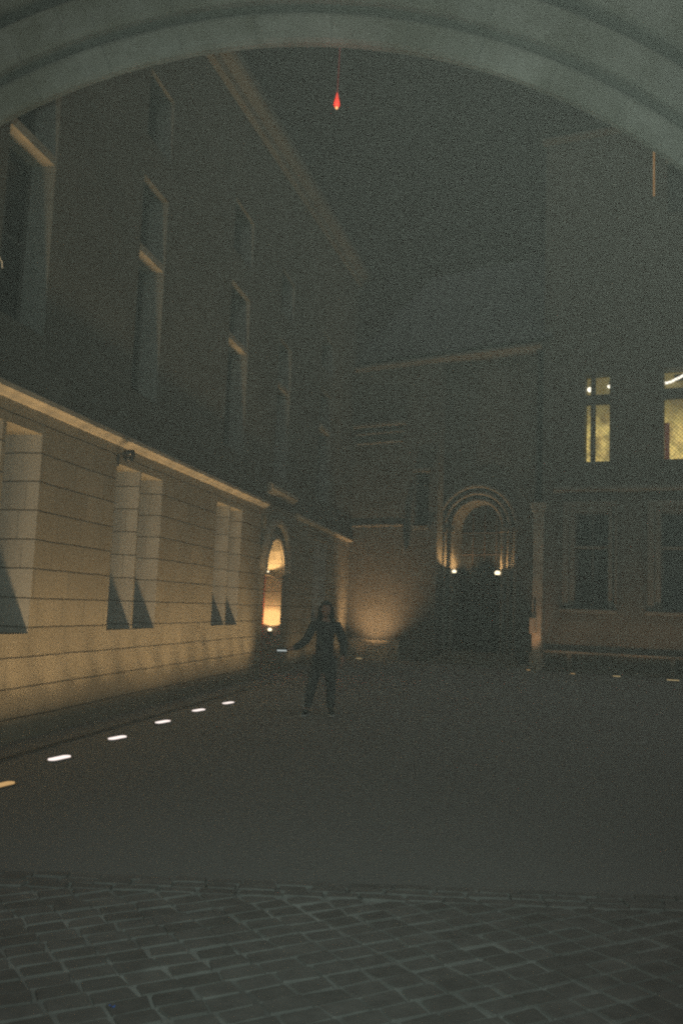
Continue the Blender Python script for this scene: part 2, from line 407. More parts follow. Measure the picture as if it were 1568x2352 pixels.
# ------------------------------------------------------------------ foreground archway
AX, AZ, AR = -0.176, 1.41, 3.62
arch = thing('stone_archway', 'huge pale stone archway with stepped mouldings framing the top of the view', 'archway')
bm = bmesh.new()
arc_band(bm, AX, AZ, [(AR, 5.10), (AR, 5.055), (AR + .018, 5.035), (AR + .155, 5.0), (AR + .165, 5.03), (AR + .30, 5.06), (AR + .30, 5.10)], K=72)
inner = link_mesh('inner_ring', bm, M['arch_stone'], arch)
bm = bmesh.new()
arc_band(bm, AX, AZ, [(AR + .172, 5.055), (AR + .20, 5.055), (AR + .215, 4.965), (AR + .235, 4.945), (AR + .415, 4.915), (AR + .43, 4.925), (AR + .44, 4.97), (AR + .60, 4.98), (AR + .60, 5.055)], K=72)
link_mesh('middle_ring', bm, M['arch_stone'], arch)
bm = bmesh.new()
arc_band(bm, AX, AZ, [(AR + .485, 4.978), (AR + .495, 4.90), (AR + .52, 4.875), (AR + .74, 4.85), (AR + .755, 4.86), (AR + .765, 4.93), (AR + .80, 4.975)], K=72)
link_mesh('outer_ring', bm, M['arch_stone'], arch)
bm = bmesh.new()                                        # wall face over the rings, courtyard side face, piers
TOPZ = 9.0; HW = 5.6
def arch_face(bm, r, yy):
    K = 48; arc = [(AX + r * math.cos(math.pi * i / K), AZ + r * math.sin(math.pi * i / K)) for i in range(K + 1)]
    for p, q in zip(arc, arc[1:]):
        bm.faces.new([bm.verts.new(t) for t in ((p[0], yy, p[1]), (q[0], yy, q[1]), (q[0], yy, TOPZ), (p[0], yy, TOPZ))])
arch_face(bm, AR + .77, 4.93); arch_face(bm, AR + .25, 5.103)
for s in (-1, 1):
    xa = AX + s * (AR + .77); xb = AX + s * HW
    box(bm, min(xa, xb), max(xa, xb), 4.93, 5.103, 0, TOPZ)
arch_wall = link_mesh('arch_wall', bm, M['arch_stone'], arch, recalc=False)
for s in (-1, 1):
    bm = bmesh.new()
    for r0, r1, ya in ((0, .17, 5.0), (.17, .44, 4.92), (.44, .765, 4.86)):
        x0_, x1_ = AX + s * (AR + r0), AX + s * (AR + r1)
        box(bm, min(x0_, x1_), max(x0_, x1_), ya, 5.10 - (.001 if r0 else 0), 0, AZ)
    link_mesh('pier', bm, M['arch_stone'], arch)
# red hanging lamp under the arch crown
red = thing('hanging_lamp', 'small glowing red lamp hanging below the crown of the arch', 'hanging lamp', (-0.124, 5.07, 4.64))
bm = bmesh.new(); tube(bm, [(0, 0, .055), (0.003, 0, .2), (.008, 0, .41)], .0035)
M['rod_glow'] = glow('red_lit_rod', (1.0, 0.08, 0.06), 0.07, (0.25, 0.03, 0.03))  # lamp's red light on the rod put in as emission
link_mesh('rod', bm, M['rod_glow'], red)
bm = bmesh.new(); lathe(bm, [(.004, .085), (.009, .07), (.016, .045), (.024, .022), (.027, .004), (.024, -.012), (.013, -.02)], 20)
link_mesh('red_shade', bm, M['red_glass'], red, True)
bm = bmesh.new(); lathe(bm, [(.012, -.017), (.013, -.024), (.009, -.031), (.003, -.034)], 16)
link_mesh('bulb', bm, M['red_tip'], red, True)
red.scale = (.68, .68, .9)
light('red_lamp_light', 'POINT', (0, -.05, -.02), 0.5, (1, .12, .07), size=.02, parent=red)

# ------------------------------------------------------------------ left wing
LP, LA = Vector((-3.5306, 9.5986, 0)), math.atan2(0.98165, 0.19071)
wing = thing('palace_wing', 'long stone wing on the left, lit gold along its ground floor', 'building', LP, LA)
LOW = [(-4.7, -3.95), (-3.9, -3.15), (-1.2, -.42), (-.35, .39), (2.35, 3.12), (3.165, 3.97), (6.56, 7.32), (7.365, 8.11), (14.75, 15.55), (15.6, 16.45)]
UP = [(-4.4, -3.4), (-.72, .24), (2.62, 3.54), (6.72, 7.95), (10.3, 11.45), (14.8, 16.4)]
rects = [(a, b_, 1.17, 3.435, .62) for a, b_ in LOW] + [(a, b_, 4.55, 7.72, .42) for a, b_ in UP] + [(a, b_, 8.35, 9.36, .38) for a, b_ in UP[1:]]
bm = bmesh.new()
wall_sheet(bm, -5.0, 20.35, 0, 3.84, 0, [q for q in rects if q[3] < 3.8] + [(9.52, 9.90, 0.0, 3.55, .30)], [(10.72, .75, 0, 2.3, .6)])
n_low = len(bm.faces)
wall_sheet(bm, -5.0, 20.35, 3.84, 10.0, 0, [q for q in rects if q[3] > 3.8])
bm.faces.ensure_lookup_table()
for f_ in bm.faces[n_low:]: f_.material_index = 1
EZ = lambda u: 11.30 + (u - 5.75) * .108
f = [bm.verts.new(p) for p in ((-5, 0, 10), (20.35, 0, 10), (20.35, 0, EZ(20.35)), (-5, 0, EZ(-5)))]; bm.faces.new(f).material_index = 1
f = [bm.verts.new(p) for p in ((-5, 0, 0), (-5, 0, EZ(-5)), (-5, 8, EZ(-5)), (-5, 8, 0))]; bm.faces.new(f)
f = [bm.verts.new(p) for p in ((20.35, 0, 0), (20.35, 8, 0), (20.35, 8, EZ(20.35)), (20.35, 0, EZ(20.35)))]; bm.faces.new(f)
f = [bm.verts.new(p) for p in ((-5, 8, 0), (-5, 8, EZ(-5)), (20.35, 8, EZ(20.35)), (20.35, 8, 0))]; bm.faces.new(f)
bm.normal_update()
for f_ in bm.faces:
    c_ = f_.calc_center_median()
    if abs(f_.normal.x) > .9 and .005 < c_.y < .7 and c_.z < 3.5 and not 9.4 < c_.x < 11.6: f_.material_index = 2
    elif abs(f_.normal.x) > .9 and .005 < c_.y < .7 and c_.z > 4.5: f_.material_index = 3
link_mesh('wall', bm, [M['wing_stone'], M['upper_stone'], M['reveal_stone'], M['flash_reveal']], wing, recalc=False)
bm = bmesh.new()
v = [bm.verts.new(p) for p in ((-5.2, -.25, EZ(-5) + .28), (20.6, -.25, EZ(20.6) + .28), (20.6, 4, EZ(20.6) + 4.3), (-5.2, 4, EZ(-5) + 4.3), (-5.2, 8.2, EZ(-5) + .28), (20.6, 8.2, EZ(20.6) + .28))]
bm.faces.new((v[0], v[1], v[2], v[3])); bm.faces.new((v[3], v[2], v[5], v[4])); bm.faces.new((v[0], v[3], v[4])); bm.faces.new((v[1], v[5], v[2]))
link_mesh('roof', bm, M['slate'], wing)
STR = [(-.003, -.17), (-.05, -.16), (-.10, -.11), (-.15, -.085), (-.17, -.075), (-.17, 0.0), (-.14, .03), (-.003, .08)]
bm = bmesh.new(); sweep_x(bm, [(a * .75, b_ * .7 + 3.80) for a, b_ in STR], -5, 9.72)
link_mesh('string_course', bm, M['trim_stone'], wing)
bm = bmesh.new(); sweep_x(bm, [(a * .7, b_ * .6 + 3.84) for a, b_ in STR], 12.5, 20.3)
link_mesh('string_course', bm, M['trim_stone'], wing)
bm = bmesh.new(); sweep_x(bm, [(a * .8, b_ + 4.22) for a, b_ in STR], 9.85, 12.2)
link_mesh('string_course', bm, M['trim_stone'], wing)
bm = bmesh.new(); sweep_x(bm, [(.0, EZ(-5.2) - .25), (-.10, EZ(-5.2) - .2), (-.14, EZ(-5.2) - .08), (-.28, EZ(-5.2) + .02), (-.32, EZ(-5.2) + .1), (-.32, EZ(-5.2) + .26), (.0, EZ(-5.2) + .30)], -5.2, 20.5, dz=25.7 * .108)
link_mesh('cornice', bm, M['old_trim'], wing)
for a, b_ in LOW: casement(wing, a + .002, b_ - .002, 1.172, 3.433, .55, trans=(2.5,))
for a, b_ in UP:
    t_ = 6.67
    casement(wing, a + .002, b_ - .002, 4.552, 6.60, .34, mull=((a + b_) / 2,), trans=(5.6,))
    casement(wing, a + .002, b_ - .002, 6.72, 7.718, .34, mull=((a + b_) / 2,))
for a, b_ in UP: boxes('transom', [(a + .001, b_ - .001, .02, .38, 6.60, 6.72)], M['trim_stone'], wing, .008)
for a, b_ in UP[1:]: casement(wing, a + .002, b_ - .002, 8.352, 9.358, .30, mull=((a + b_) / 2,))
# arched side doorway
dw = boxes('door', [(9.975, 11.465, .40, .47, .0, 2.26), ], M['red_wood'], wing)
boxes('door_panel', [(10.05 + k * .72, 10.66 + k * .72, .375, .40, .2 + j * 1.0, 1.05 + j * 1.0) for k in (0, 1) for j in (0, 1)], M['red_wood'], dw, .012)
bm = bmesh.new(); lathe(bm, [(.012, 0), (.028, .02), (.03, .04), (.012, .06)], 14, 10.66, .37, 1.05, Matrix.Rotation(math.pi / 2, 3, 'X'))
link_mesh('handle', bm, M['steel'], dw, True)
boxes('impost', [(9.972, 11.468, .16, .47, 2.26, 2.32)], M['trim_stone'], wing, .008)
bm = bmesh.new()
K = 18; arc = [(10.72 + .745 * math.cos(math.pi * i / K), 2.345 + .70 * math.sin(math.pi * i / K)) for i in range(K + 1)]
bm.faces.new([bm.verts.new((p[0], .42, p[1])) for p in arc]); link_mesh('fanlight', bm, M['glass'], wing)
bm = bmesh.new(); arc_band(bm, 10.72, 2.3, [(.76, .001), (.76, -.05), (.80, -.075), (.86, -.05), (.90, -.02), (.90, .001)], 0, math.pi, 30)
link_mesh('archivolt', bm, M['trim_stone'], wing)
bm = bmesh.new(); arc_band(bm, 10.72, 2.36, [(1.02, .001), (1.02, -.07), (1.06, -.12), (1.15, -.13), (1.17, -.06), (1.17, .001)], .0, math.pi, 30)
link_mesh('hood_mould', bm, M['trim_stone'], wing)
# lamps of the side doorway
def w_at(P, A, u, d, z):
    ca_, sa_ = math.cos(A), math.sin(A); return Vector((P.x + ca_ * u - sa_ * d, P.y + sa_ * u + ca_ * d, z))
def jamb_lamp(P, A, u, d, z, label, energy, aim, grp, hot='lamp_hot', k_=1.0):
    t = thing('wall_uplight', label, 'wall lamp', w_at(P, A, u, d, z), A, grp)
    bm = bmesh.new(); lathe(bm, [(.02, -.10), (.05, -.09), (.062, -.05), (.062, -.002), (.055, .0)], 20); link_mesh('housing', bm, M['black'], t, True)
    bm = bmesh.new(); lathe(bm, [(.05 * k_, -.004), (.075 * k_, .02 * k_), (.085 * k_, .05 * k_), (.078 * k_, .085 * k_), (.05 * k_, .112 * k_), (.015 * k_, .122 * k_)], 20); link_mesh('lens', bm, M[hot], t, True)
    sgn = 1 if aim[0] > 0 else -1
    boxes('bracket', [(min(sgn * .05, sgn * .11), max(sgn * .05, sgn * .11), -.02, .02, -.08, -.045)], M['black'], t)
    light('uplight_beam', 'SPOT', (0, 0, .122 * k_ + .025), energy, (1.0, .60, .26), aim=(aim[0], aim[1], aim[2] + .15 * k_), cone=150, blend=.6, size=.018, parent=t)
    return t
jamb_lamp(LP, LA, 11.33, .20, 0.98, 'bright warm uplight on the jamb of the side doorway in the left wing', 62, (.16, 0, 1), 'uplights on the doorway jambs', k_=.55)
jamb_lamp(LP, LA, 11.28, .30, 2.34, 'warm uplight on the impost inside the arch of the left side doorway', 34, (.3, 0, 1), 'uplights on the doorway jambs', k_=.35)

# ------------------------------------------------------------------ CCTV / wall lamp under the string course
CCS = .78
cc = thing('security_camera', 'dark dome security camera under the gold string course above the second window', 'security camera', w_at(LP, LA, 2.33, 0, 3.52), LA)
bm = bmesh.new(); lathe(bm, [(.015, .12), (.09, .115), (.105, .08), (.108, .02), (.10, .0)], 24, 0, -.22, 0); link_mesh('housing', bm, M['black'], cc, True)
bm = bmesh.new(); lathe(bm, [(.095, -.001), (.09, -.04), (.065, -.08), (.03, -.10), (.008, -.104)], 24, 0, -.22, 0); link_mesh('dome', bm, M['glass'], cc, True)
bm = bmesh.new(); tube(bm, [(0, -.002, .02), (0, -.12, .05), (0, -.2, .09)], .022); tube(bm, [(0, -.02, .02), (0, -.03, -.16)], [.03, .018]); link_mesh('bracket', bm, M['black'], cc)
bm = bmesh.new(); lathe(bm, [(.004, .0), (.022, .004), (.02, .016), (.006, .02)], 14, -.075, -.275, .035, Matrix.Rotation(math.pi / 2, 3, 'X')); link_mesh('status_light', bm, M['ivory'], cc, True)

cc.scale = (CCS, CCS, CCS)
# cable loop high on the left wing
bm = bmesh.new(); tube(bm, [(-1.3, -.02, 5.02), (-1.05, -.05, 5.09), (-.85, -.05, 5.085), (-.74, -.04, 5.04), (-.69, -.02, 4.99)], .007)
o = link_mesh('cable', bm, M['white'], None); o.location = LP; o.rotation_euler = (0, 0, LA)
tag(o, 'short white cable looping on the dark upper wall at the left edge', 'cable')

# ------------------------------------------------------------------ back building: stair tower and portal
BP, BA = Vector((0.3217, 29.4279, 0)), math.atan2(-0.54043, 0.84139)
port = thing('portal_building', 'dark end building with tower bay and round arched portal across the courtyard', 'building', BP, BA)
RD = .55                                                # the portal bay stands back
bm = bmesh.new()
wall_sheet(bm, 0, 3.22, 0, 9.6, 0, [(2.42, 2.90, 4.28, 6.0, .35)])
for q in (((3.22, 0, 0), (3.22, RD, 0), (3.22, RD, 9.6), (3.22, 0, 9.6)), ((6.42, RD, 0), (6.42, -.05, 0), (6.42, -.05, 9.6), (6.42, RD, 9.6))):
    bm.faces.new([bm.verts.new(p) for p in q])
PCX, PR, PS = 4.36, .80, 4.22
wall_sheet(bm, 3.22, 6.42, 0, 9.6, RD, [], [(PCX, PR, 0, PS, .7)])
for q in (((0, 0, 9.6), (6.7, 0, 9.6), (6.7, 8, 9.6), (0, 8, 9.6)), ((0, 0, 0), (0, 0, 9.6), (0, 8, 9.6), (0, 8, 0)), ((6.7, 8, 0), (6.7, 8, 9.6), (0, 8, 9.6), (0, 8, 0))):
    bm.faces.new([bm.verts.new(p) for p in q])
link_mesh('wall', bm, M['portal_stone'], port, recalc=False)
bm = bmesh.new(); v = [bm.verts.new(p) for p in ((-.2, -.2, 9.85), (6.9, -.2, 9.85), (5.9, 4, 14.2), (.8, 4, 14.2), (6.9, 8, 9.85), (-.2, 8, 9.85))]
bm.faces.new((v[0], v[1], v[2], v[3])); bm.faces.new((v[3], v[2], v[4], v[5])); bm.faces.new((v[0], v[3], v[5])); bm.faces.new((v[1], v[4], v[2]))
link_mesh('roof', bm, M['slate'], port)
bm = bmesh.new(); sweep_x(bm, [(a, b_ + 9.72) for a, b_ in STR], -.1, 6.6); link_mesh('cornice', bm, M['dull_trim'], port)
bm = bmesh.new(); sweep_x(bm, [(a * .3, b_ * .5 + 4.34) for a, b_ in STR], .02, 2.05); link_mesh('string_course', bm, M['dull_trim'], port)
bm = bmesh.new(); sweep_x(bm, [(a * .9, b_ + 7.72) for a, b_ in STR], .02, 2.0); sweep_x(bm, [(a * .6, b_ * .5 + 7.42) for a, b_ in STR], .10, 1.95)
sweep_x(bm, [(a * .5, b_ * .4 + 7.1) for a, b_ in STR], .14, 1.9); link_mesh('tower_moulding', bm, M['dull_trim'], port)
bm = bmesh.new(); sweep_x(bm, [(-.001, 0), (-.16, 0), (-.16, .22), (-.13, .26), (-.13, .40), (-.07, .46), (-.07, .58), (-.001, .62)], 0.0, 2.0); link_mesh('plinth', bm, M['trim_stone'], port)
boxes('niche_sill', [(2.36, 2.96, -.10, -.001, 4.16, 4.28)], M['dull_trim'], port, .012); boxes('niche_lintel', [(2.36, 2.96, -.12, -.001, 6.0, 6.12)], M['dull_trim'], port, .012)
boxes('niche_shutter', [(2.45, 2.87, .30, .34, 4.3, 5.98)], M['wood'], port)
bm = bmesh.new()
for r0, yy in ((.80, -.02), (1.02, -.06), (1.24, -.10)):
    arc_band(bm, PCX, PS, [(r0 + .02, RD - .001), (r0 + .02, RD + yy - .03), (r0 + .06, RD + yy - .07), (r0 + .12, RD + yy - .07), (r0 + .15, RD + yy), (r0 + .15, RD - .001)], 0, math.pi, 36)
link_mesh('archivolt', bm, M['dull_trim'], port)
bm = bmesh.new()
for s in (-1, 1):
    for r0, yy in ((.80, -.05), (1.02, -.09), (1.24, -.13)):
        tube(bm, [(PCX + s * (r0 + .06), RD + yy, .45), (PCX + s * (r0 + .06), RD + yy, PS - .14)], .055, 12)
        box(bm, PCX + s * (r0 + .06) - .08, PCX + s * (r0 + .06) + .08, RD + yy - .08, RD - .002, PS - .14, PS)
        box(bm, PCX + s * (r0 + .06) - .08, PCX + s * (r0 + .06) + .08, RD + yy - .08, RD - .002, .2, .45)
link_mesh('colonnette', bm, M['dull_trim'], port)
pd = boxes('door', [(PCX - .77, PCX - .005, RD + .55, RD + .62, .36, 2.62), (PCX + .005, PCX + .77, RD + .55, RD + .62, .36, 2.62)], M['wood'], port)
boxes('door_panel', [(PCX + s * .39 - .28, PCX + s * .39 + .28, RD + .53, RD + .55, z, z + .6) for s in (-1, 1) for z in (.5, 1.2, 1.9)], M['wood'], pd, .01)
boxes('handle', [(PCX - .08, PCX - .05, RD + .49, RD + .53, 1.3, 1.55), (PCX + .05, PCX + .08, RD + .49, RD + .53, 1.3, 1.55)], M['black'], pd, .005)
boxes('transom', [(PCX - .79, PCX + .79, RD + .5, RD + .64, 2.63, 2.75)], M['wood'], port, .01)
bm = bmesh.new(); arc = [(PCX + .79 * math.cos(math.pi * i / K), PS + .79 * math.sin(math.pi * i / K)) for i in range(K + 1)]
bm.faces.new([bm.verts.new((p[0], RD + .6, p[1])) for p in arc] + [bm.verts.new((PCX - .79, RD + .6, 2.76)), bm.verts.new((PCX + .79, RD + .6, 2.76))])
fan = link_mesh('fanlight', bm, M['glass'], port)
boxes('glazing_bars', [(PCX + x_ - .02, PCX + x_ + .02, RD + .56, RD + .595, 2.76, PS + math.sqrt(.79 ** 2 - x_ * x_) - .01) for x_ in (-.4, 0, .4)] + [(PCX - .77, PCX + .77, RD + .555, RD + .592, z, z + .04) for z in (3.4, 4.1)], M['wood'], fan)
boxes('step', [(3.26, 6.35, RD - .9, RD + .54, 0, .12), (3.28, 6.0, RD - .62, RD + .54, .12, .24), (3.30, 5.8, RD - .34, RD + .54, .24, .36)], M['dull_trim'], port, .008)
# corner pilaster between portal and right facade
bm = bmesh.new(); box(bm, 6.42, 6.70, -.12, .10, 0, 4.62); box(bm, 6.38, 6.74, -.16, .14, 4.62, 4.74); box(bm, 6.35, 6.77, -.19, .17, 4.74, 4.88); box(bm, 6.37, 6.75, -.17, .15, 0, .5); box(bm, 6.36, 6.56, -.165, -.122, 1.05, 1.5)
bevel(bm, .01); link_mesh('corner_pilaster', bm, M['trim_stone'], port)
boxes('slot', [(6.475, 6.535, -.135, -.121, 1.62, 2.05)], M['black'], port)
# downspout on tower bay
dp2 = thing('downpipe', 'short dark downpipe on the far tower bay left of the niche', 'downpipe', BP, BA)
bm = bmesh.new(); tube(bm, [(2.1, -.09, 3.4), (2.1, -.09, 4.5)], .05, 10); tube(bm, [(2.1, -.09, 4.5), (2.1, -.11, 4.62)], [.06, .11], 10); link_mesh('pipe', bm, M['lead'], dp2, True)
jamb_lamp(BP, BA, PCX - .70, RD - .15, 2.80, 'round glowing uplight on the left jamb of the far portal', 42, (-.12, .28, 1), 'lamps on the portal jambs', k_=.8)
jamb_lamp(BP, BA, PCX + .75, RD - .15, 2.76, 'round glowing uplight on the right jamb of the far portal', 42, (.16, .28, 1), 'lamps on the portal jambs')
led = thing('door_buzzer', 'tiny white light on the dark wall right of the far portal', 'door buzzer', w_at(BP, BA, 5.66, RD, 3.30), BA)
boxes('casing', [(-.05, .05, -.04, -.001, -.08, .08)], M['black'], led, .008)
bm = bmesh.new(); lathe(bm, [(.03, 0), (.03, .01), (.02, .02), (.005, .024)], 14, 0, -.04, 0, Matrix.Rotation(math.pi / 2, 3, 'X')); link_mesh('indicator', bm, M['led'], led, True)
# low stone block and wall lamp at foot of the tower bay
def ground_light(x, y, rot, label, grp, lens='lens_white', aim=None, energy=0.0, col=(1, .66, .33), cone=120, L=.29, W=.085):
    t = thing('ground_light', label, 'ground light', (x, y, 0), rot, grp)
    def stad(bm, L_, W_, z0, z1):
        pts = []
        for k in range(9): a = -math.pi / 2 + math.pi * k / 8; pts.append((L_ / 2 - W_ / 2 + W_ / 2 * math.cos(a), W_ / 2 * math.sin(a)))
        for k in range(9): a = math.pi / 2 + math.pi * k / 8; pts.append((-L_ / 2 + W_ / 2 + W_ / 2 * math.cos(a), W_ / 2 * math.sin(a)))
        lo = [bm.verts.new((p[0], p[1], z0)) for p in pts]; hi = [bm.verts.new((p[0], p[1], z1)) for p in pts]
        for i in range(len(pts)): bm.faces.new((lo[i], lo[(i + 1) % len(pts)], hi[(i + 1) % len(pts)], hi[i]))
        bm.faces.new(hi)
    bm = bmesh.new(); stad(bm, L + .05, W + .05, .001, .012); link_mesh('housing', bm, M['steel'], t)
    bm = bmesh.new(); stad(bm, L, W, .012, .022); link_mesh('lens', bm, M[lens], t)
    if energy:
        s = light('ground_light_beam', 'SPOT', (0, 0, .06), energy, col, cone=cone, blend=1.0, size=.06, parent=t)
        d = Vector(aim) - Vector((x, y, .06)); d.rotate(Matrix.Rotation(-rot, 3, 'Z')); s.rotation_euler = d.to_track_quat('-Z', 'Y').to_euler()
    return t
def wall_aim(P, A, x, y, z):
    a = Vector((math.cos(A), math.sin(A), 0)); u_ = (Vector((x, y, 0)) - P).dot(a); q = P + a * u_; return (q.x, q.y, z)
LIG = [(-2.75, 7.56), (-2.68, 8.90), (-2.46, 10.31), (-2.23, 11.78), (-1.98, 13.17), (-1.68, 14.26)]
LLAB = ['amber slot light in the ground at the left edge, nearest of the row', 'white slot light in the ground, second nearest under the left wing', 'third white slot light in the ground, before the twin window below the camera dome',
        'fourth white slot light in the row along the left wing', 'fifth white slot light in the row, one before the farthest', 'farthest white slot light in the row along the left wing']
for k, (x, y) in enumerate(LIG):
    ground_light(x, y, math.radians(68), LLAB[k], 'slot lights in the ground along the left wing', 'lens_orange' if k == 0 else 'lens_white',
                 wall_aim(LP, LA, x, y, 2.3), 0)
# low louvred washers close against the wall: they light the stone and throw the sill shadows
def washer(P, A, u, dist, label, energy, zt, grp, col=(1, .66, .33), cone=148, L=1.45, skim=0, narrow=0):
    q = w_at(P, A, u, -dist, 0)
    t = thing('wall_washer', label, 'ground light', q, A, grp)
    boxes('housing', [(-L / 2, L / 2, -.05, .05, .001, .010)], M['gravel_frame'], t)
    boxes('slot', [(-L / 2 + .03, L / 2 - .03, -.025, .025, .0104, .013)], M['lead'], t)
    n_ = 3
    for i in range(n_):
        x_ = (i - (n_ - 1) / 2) * L / n_
        light('washer_beam', 'SPOT', (x_, 0, .05), energy, col, aim=(x_, dist, zt), cone=cone, blend=1.0, size=.09, parent=t)
        if narrow: light('narrow_beam', 'SPOT', (x_, 0, .05), narrow, col, aim=(x_, dist, 4.2), cone=52, blend=1.0, size=.06, parent=t)
    if skim:
        for x_ in (-L / 4, L / 4): light('skimming_beam', 'SPOT', (x_, 0, .05), skim / 2, col, aim=(x_ + 1.2, dist, 3.6), cone=84, blend=1.0, size=.05, parent=t)
    return t
WL = ['flush grating light behind the left arch pier, out of the picture', 'flush grating light just past the left arch pier, out of the picture', 'flush grating light at the wall foot level with the nearest slot light'] + ['flush grating light at the wall foot under the leftmost twin window', 'flush grating light at the wall foot between the first two twin windows',
      'flush grating light at the wall foot below the dome camera', 'flush grating light at the wall foot right of the middle twin window', 'flush grating light at the wall foot between the middle and far twin windows',
      'flush grating light at the wall foot under the third twin window', 'flush grating light at the wall foot nearest the arched side doorway']
for k in range(10):
    u_ = -4.7 + k * 1.45
    washer(LP, LA, u_, .50, WL[k], 6.2 + 1.6 * math.sin(k * 2.3), 4.2, 'washers along the left wall', skim=58, narrow=27)
for k in range(4):
    washer(LP, LA, 13.0 + k * 1.9, .46, ('flush grating light beyond the arched side doorway, first of the far stretch', 'flush grating light at the wall foot before the far twin window', 'flush grating light at the wall foot just past the far twin window', 'flush grating light in the corner by the tower bay')[k], 3.6, 4.0, 'washers along the far left wall', narrow=5)
# same row carries on before and beyond the ones in view
for k, (x, y, e) in enumerate([(-2.95, 6.1, 30)]):
    ground_light(x, y, math.radians(68), 'slot light in the ground beside the arch pier, outside the picture on the left', 'slot lights in the ground along the left wing', 'lens_orange', wall_aim(LP, LA, x, y, 2.3), 0)
tw = w_at(BP, BA, 1.15, -1.05, 0)
ground_light(tw.x, tw.y, BA, 'slot light at the foot of the far tower bay washing it orange', 'slot lights before the far buildings', 'lens_amber', w_at(BP, BA, 1.15, 0, 3.1), 260, (1, .60, .30), cone=104, L=.2, W=.06)
pl_ = w_at(BP, BA, 6.5, -.55, 0)
ground_light(pl_.x, pl_.y, BA, 'small slot light in front of the corner pilaster beside the portal', 'slot lights before the far buildings', 'lens_orange', w_at(BP, BA, 6.52, -.1, 1.9), 40, (1, .52, .27), cone=48, L=.12, W=.05)

# ------------------------------------------------------------------ right facade
RP, RA = Vector((6.9, 25.3888, 0)), math.atan2(-0.41385, 0.91035)
fac = thing('palace_facade', 'dark stone facade on the right with two lit cross windows upstairs', 'building', RP, RA)
GW = [(-.11, .80), (2.23, 3.55), (5.2, 6.5), (8.2, 9.5)]
FW = [(.10, .82), (2.28, 3.55), (5.2, 6.4), (8.2, 9.4)]
rects = [(a, b_, 1.80, 4.56, .35) for a, b_ in GW] + [(a, b_, 6.07, 8.70, .55) for a, b_ in FW[:2]] + [(a, b_, 6.07, 8.70, .4) for a, b_ in FW[2:]] + [(2.40, 3.5, 13.3, 14.8, .4), (2.0, 2.06, 13.86, 15.35, .2)]
bm = bmesh.new(); wall_sheet(bm, -1.1, 11, 0, 16.0, 0, rects)
for q in (((-1.1, 0, 0), (-1.1, 0, 16), (-1.1, 9, 16), (-1.1, 9, 0)), ((11, 0, 0), (11, 9, 0), (11, 9, 16), (11, 0, 16)), ((-1.1, 9, 0), (-1.1, 9, 16), (11, 9, 16), (11, 9, 0))):
    bm.faces.new([bm.verts.new(p) for p in q])
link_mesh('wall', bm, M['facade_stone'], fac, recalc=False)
bm = bmesh.new(); v = [bm.verts.new(p) for p in ((-1.4, -.3, 16.3), (11.3, -.3, 16.3), (10, 4.5, 18.3), (.2, 4.5, 18.3), (11.3, 9.2, 16.3), (-1.4, 9.2, 16.3))]
bm.faces.new((v[0], v[1], v[2], v[3])); bm.faces.new((v[3], v[2], v[4], v[5])); bm.faces.new((v[0], v[3], v[5])); bm.faces.new((v[1], v[4], v[2]))
link_mesh('roof', bm, M['slate'], fac)
bm = bmesh.new(); sweep_x(bm, [(a, b_ + 16.15) for a, b_ in STR], -1.2, 11.1); link_mesh('cornice', bm, M['dull_trim'], fac)
for z_ in (5.30,): bm = bmesh.new(); sweep_x(bm, [(a * .8, b_ * .8 + z_) for a, b_ in STR], -.75, 11); link_mesh('string_course', bm, M['dull_trim'], fac)
for a, b_ in GW:
    bm = bmesh.new()
    for k, (o_, pr) in enumerate(((.17, .05), (.36, .09))):
        i_ = (0.0, .17)[k] + .015
        box(bm, a - o_, a - i_, -pr, -.001, 1.86, 4.58 + o_ * .9); box(bm, b_ + i_, b_ + o_ * .7, -pr, -.001, 1.86, 4.58 + o_ * .9)
        box(bm, a - i_, b_ + i_, -pr, -.001, 4.58 + i_ * .9, 4.58 + o_ * .9)
    bevel(bm, .012); link_mesh('window_surround', bm, M['dull_trim'], fac)
    boxes('sill', [(a - .42, b_ + .26, -.17, -.001, 1.70, 1.80)], M['dull_trim'], fac, .012)
    casement(fac, a + .002, b_ - .002, 1.802, 4.558, .26, mull=((a + b_) / 2,), trans=())
for a, b_ in GW: boxes('transom', [(a + .001, b_ - .001, .05, .22, 3.54, 3.62)], M['dull_trim'], fac, .006)
bm = bmesh.new(); box(bm, -.95, 11, -.24, -.002, .53, .60)
box(bm, -.95, 11, -.10, -.002, 0, .12)
for x_ in (-.3, 2.46, 5.2, 8): box(bm, x_, x_ + .14, -.18, -.102, 0, .53)
bevel(bm, .012); link_mesh('plinth_bench', bm, M['old_trim'], fac)
for a, b_ in FW[2:]: casement(fac, a + .002, b_ - .002, 6.072, 8.698, .3, mull=((a + b_) / 2,), trans=(7.9,))
casement(fac, 2.402, 3.498, 13.302, 14.798, .3, mull=(2.95,))
boxes('lit_edge', [(2.002, 2.058, .03, .04, 13.862, 15.348)], M['edge_glow'], fac)  # lit edge beside the top window, put in as a glowing strip
boxes('lintel', [(2.36, 3.56, -.08, -.001, 14.80, 14.90)], M['trim_stone'], fac, .01)
